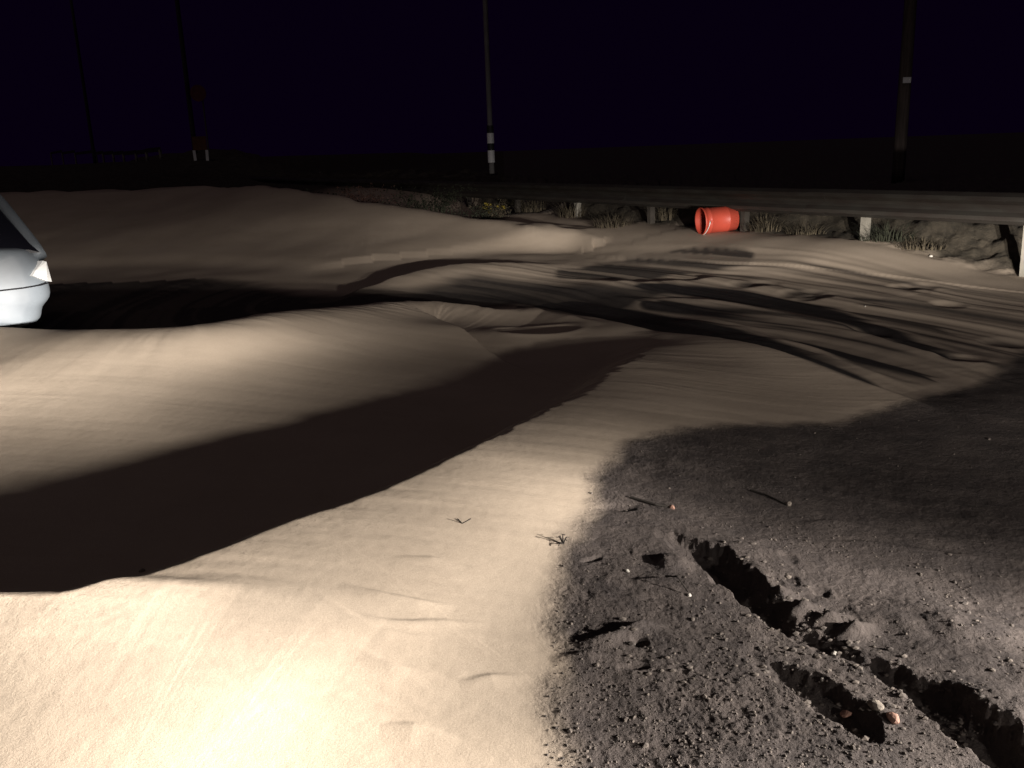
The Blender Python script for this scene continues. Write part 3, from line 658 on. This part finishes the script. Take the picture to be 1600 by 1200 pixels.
for k, (pts, lb) in enumerate((([(1040, 905, .01), (1058, 920, .04), (1075, 930, .01)], 'thin dark strip standing for the shadow of the bright white stone'),)):
    twig_or_shade('twig_or_shade', pts, .005, M_BARK_SHADE, lb)
# small sprig on the sand
p = on_ground(880, 850); bm = bmesh.new()
for a, l, zz in ((2.4, .03, .02), (.6, .025, .02), (1.6, .02, .03), (4.2, .035, .012), (5.4, .02, .02), (3.3, .02, .03)):
    tube(bm, [(0, 0, 0), (math.cos(a) * l * .5, math.sin(a) * l * .5, zz), (math.cos(a) * l, math.sin(a) * l, zz * .8)], [.0022, .002, .001], 5)
o = link_bm('sprig', bm, M_BARK_SHADE); o.location = p; tag(o, 'tiny dark sprig poking out of the smooth sand', 'twig_or_shade')
p = on_ground(722, 818); bm = bmesh.new()
for a, l in ((2.4, .02), (.3, .03)): tube(bm, [(0, 0, 0), (math.cos(a) * l, math.sin(a) * l, .012)], .0018, 5)
o = link_bm('sprig', bm, M_BARK_SHADE); o.location = p; tag(o, 'faint speck of twig alone on the pale sand crest', 'twig_or_shade')

# ------------------------------------------------------------------ gravel (nobody could count it)
def gravel():
    base = []
    for s in range(6):
        bm = stone_bm(1, 60 + s, 1, .75); bm.verts.ensure_lookup_table()
        base.append((np.array([v.co[:] for v in bm.verts]), np.array([[v.index for v in f.verts] for f in bm.faces]))); bm.free()
    V = []; T = []; off = 0; N = 15000
    az_ = RNG.uniform(-.02, .78, N); u = RNG.uniform(1 / 4.6, 1 / 1.2, N); r = 1 / u; xs = r * np.sin(az_); ys = r * np.cos(az_)
    e, _, _ = EDGE.dist(xs, ys, 9)
    clump = vnoise(xs * 3, ys * 3, 71)
    for k in range(N):
        if e[k] > -.05 + .04 * RNG.rand() or abs(e[k]) > 50: continue
        dens = .15 + .85 * (clump[k] > .5) * (1 if r[k] < 3 else .4)
        if r[k] > 3.1: dens *= .25
        if RNG.rand() > dens: continue
        s = .0018 + .0045 * RNG.rand() ** 3 + (.007 if RNG.rand() < .01 else 0)
        b, f = base[k % 6]; a = RNG.rand() * 6.28; c, sn = math.cos(a), math.sin(a)
        P = b * s * np.array([1, RNG.uniform(.7, 1.1), RNG.uniform(.6, 1)])
        P = np.stack([P[:, 0] * c - P[:, 1] * sn + xs[k], P[:, 0] * sn + P[:, 1] * c + ys[k], P[:, 2] + ground_z(xs[k], ys[k]) + s * .25], 1)
        V.append(P); T.append(f + off); off += len(P)
    for (a0, b0), (a1, b1), nn in (((1130, 905), (1330, 1035), 60), ((1330, 1035), (1560, 1170), 70), ((1160, 1040), (1400, 1150), 50), ((960, 1060), (1120, 1100), 30), ((1500, 950), (1590, 1060), 10)):
        for q in range(nn):
            t = RNG.rand(); p = at(a0 + (a1 - a0) * t + RNG.normal(0, 22), b0 + (b1 - b0) * t + RNG.normal(0, 22), .03); s = .005 + .009 * RNG.rand() ** 2
            b, f = base[q % 6]; P = b * s * np.array([1, RNG.uniform(.6, 1.1), RNG.uniform(.5, .9)]) + np.array([p.x, p.y, ground_z(p.x, p.y) + s * .2]); V.append(P); T.append(f + off); off += len(P)
    V = np.concatenate(V); T = np.concatenate(T)
    me = bpy.data.meshes.new('gravel'); me.from_pydata(V.tolist(), [], T.tolist()); me.materials.append(mat('gravel_stone', (.15, .125, .105), .85, col2=(.06, .05, .044), scale=45))
    o = bpy.data.objects.new('gravel', me); COL.objects.link(o); tag(o, 'loose gravel and clods scattered over the dark dirt', kind='stuff')
gravel()

# ------------------------------------------------------------------ weeds and shrubs
def tuft(name, px, py, hgt, spread, nb, m, label, cat='weed', group=None, seed=0, width=.006, flowers=0, depth=None, leafy=False):
    rg = random.Random(seed)
    if depth: q = at_d(px, py, depth); p = Vector((q.x, q.y, ground_z(q.x, q.y)))
    else: p = on_ground(px, py, .2)
    root = empty(name, p); tag(root, label, cat, group)
    bm = bmesh.new()
    for k in range(nb):
        a = rg.uniform(0, 6.283); r0 = spread * .45 * rg.random() ** .5; h = hgt * rg.uniform(.45, 1); ln = spread * rg.uniform(.1, .7)
        b0 = Vector((r0 * math.cos(a), r0 * math.sin(a), -.02)); a += rg.uniform(-.6, .6); wv = Vector((-math.sin(a), math.cos(a), 0)) * width
        prev = None
        for i in range(4):
            t = i / 3; c = b0 + Vector((math.cos(a) * ln * t * t, math.sin(a) * ln * t * t, h * (t - .25 * t * t) / .75)); k_ = 1 - .8 * t
            cur = (bm.verts.new(c - wv * k_), bm.verts.new(c + wv * k_))
            if prev: bm.faces.new((prev[0], prev[1], cur[1], cur[0]))
            prev = cur
            if leafy and i:
                for _ in range(4):
                    n = Vector((rg.uniform(-1, 1), rg.uniform(-1, 1), rg.uniform(-.6, 1))).normalized(); s_ = rg.uniform(.012, .035); side = n.orthogonal().normalized() * s_ * .5
                    q = c + n * rg.uniform(0, .05); bm.faces.new([bm.verts.new(w_) for w_ in (q, q + n * s_ * .6 + side, q + n * s_ * 1.3, q + n * s_ * .6 - side)])
    link_bm('foliage', bm, m, root)
    if flowers:
        bm = bmesh.new()
        for k in range(flowers):
            c = Vector((rg.gauss(0, spread * .3), rg.gauss(0, spread * .3), hgt * rg.uniform(.5, 1.0)))
            for _ in range(6):
                n = Vector((rg.uniform(-1, 1), rg.uniform(-1, 1), rg.uniform(-.2, 1))).normalized() * .035; s_ = n.orthogonal().normalized() * .014
                bm.faces.new([bm.verts.new(w_) for w_ in (c, c + n * .6 + s_, c + n, c + n * .6 - s_)])
        link_bm('flowers', bm, M_YEL, root)['kind'] = 'stuff'
tuft('weed', 768, 312, .34, .35, 60, M_WEED, 'yellow flowering weed right below the banded pole', seed=1, flowers=22, leafy=True)
tuft('weed', 797, 322, .30, .30, 60, M_WEED, 'second yellow flowering weed just right of the one below the banded pole', seed=2, flowers=26, leafy=True)
tuft('grass_tuft', 835, 330, .30, .8, 220, M_WEED, 'dry grass mound left of the pale post under the guardrail', 'grass tuft', seed=3)
tuft('grass_tuft', 893, 338, .30, .5, 160, M_WEED, 'dry grass tuft right beside the pale post under the guardrail', 'grass tuft', seed=4)
tuft('grass_tuft', 960, 352, .22, .7, 200, M_WEED, 'low dry grass tuft midway between the pale post and the bucket', 'grass tuft', seed=5)
tuft('grass_tuft', 1040, 340, .25, .4, 90, M_WEED, 'small pale grass tuft just left of the orange bucket', 'grass tuft', seed=6)
tuft('grass_tuft', 1195, 358, .22, .6, 160, M_WEED, 'dry grass tuft just right of the orange bucket', 'grass tuft', seed=7)
tuft('grass_tuft', 1262, 362, .20, .6, 160, M_WEED, 'grass tuft halfway between the bucket and the next pale post', 'grass tuft', seed=8)
tuft('grass_tuft', 1385, 372, .22, .7, 220, M_WEEDG, 'greenish grass tuft just right of the middle pale post', 'grass tuft', seed=9)
tuft('grass_tuft', 1440, 385, .16, .6, 180, M_WEED, 'sparse grass on the bank between the two right pale posts', 'grass tuft', seed=10)
rs = random.Random(5)
lab = {0: 'dark shrub farthest left beyond the far sand drift', 1: 'reddish dry shrub beyond the far sand drift', 2: 'dark shrub where the far drift drops to the verge', 3: 'low dark shrub left of the banded pole', 4: 'dark shrub touching the left side of the flowering weed'}
for k, (px, py, dd, hh, ww) in enumerate(((505, 298, 17, .45, .7), (568, 300, 16, .6, .6), (630, 318, 15.5, .5, .8), (672, 322, 15, .45, .8), (735, 318, 15, .35, .6))):
    tuft('shrub', px, py, hh, ww, 70, M_WEEDG if k != 1 else mat('reddish_shrub', (.12, .06, .045), .9, var=.5), lab[k], 'shrub', seed=20 + k, depth=dd, leafy=True)
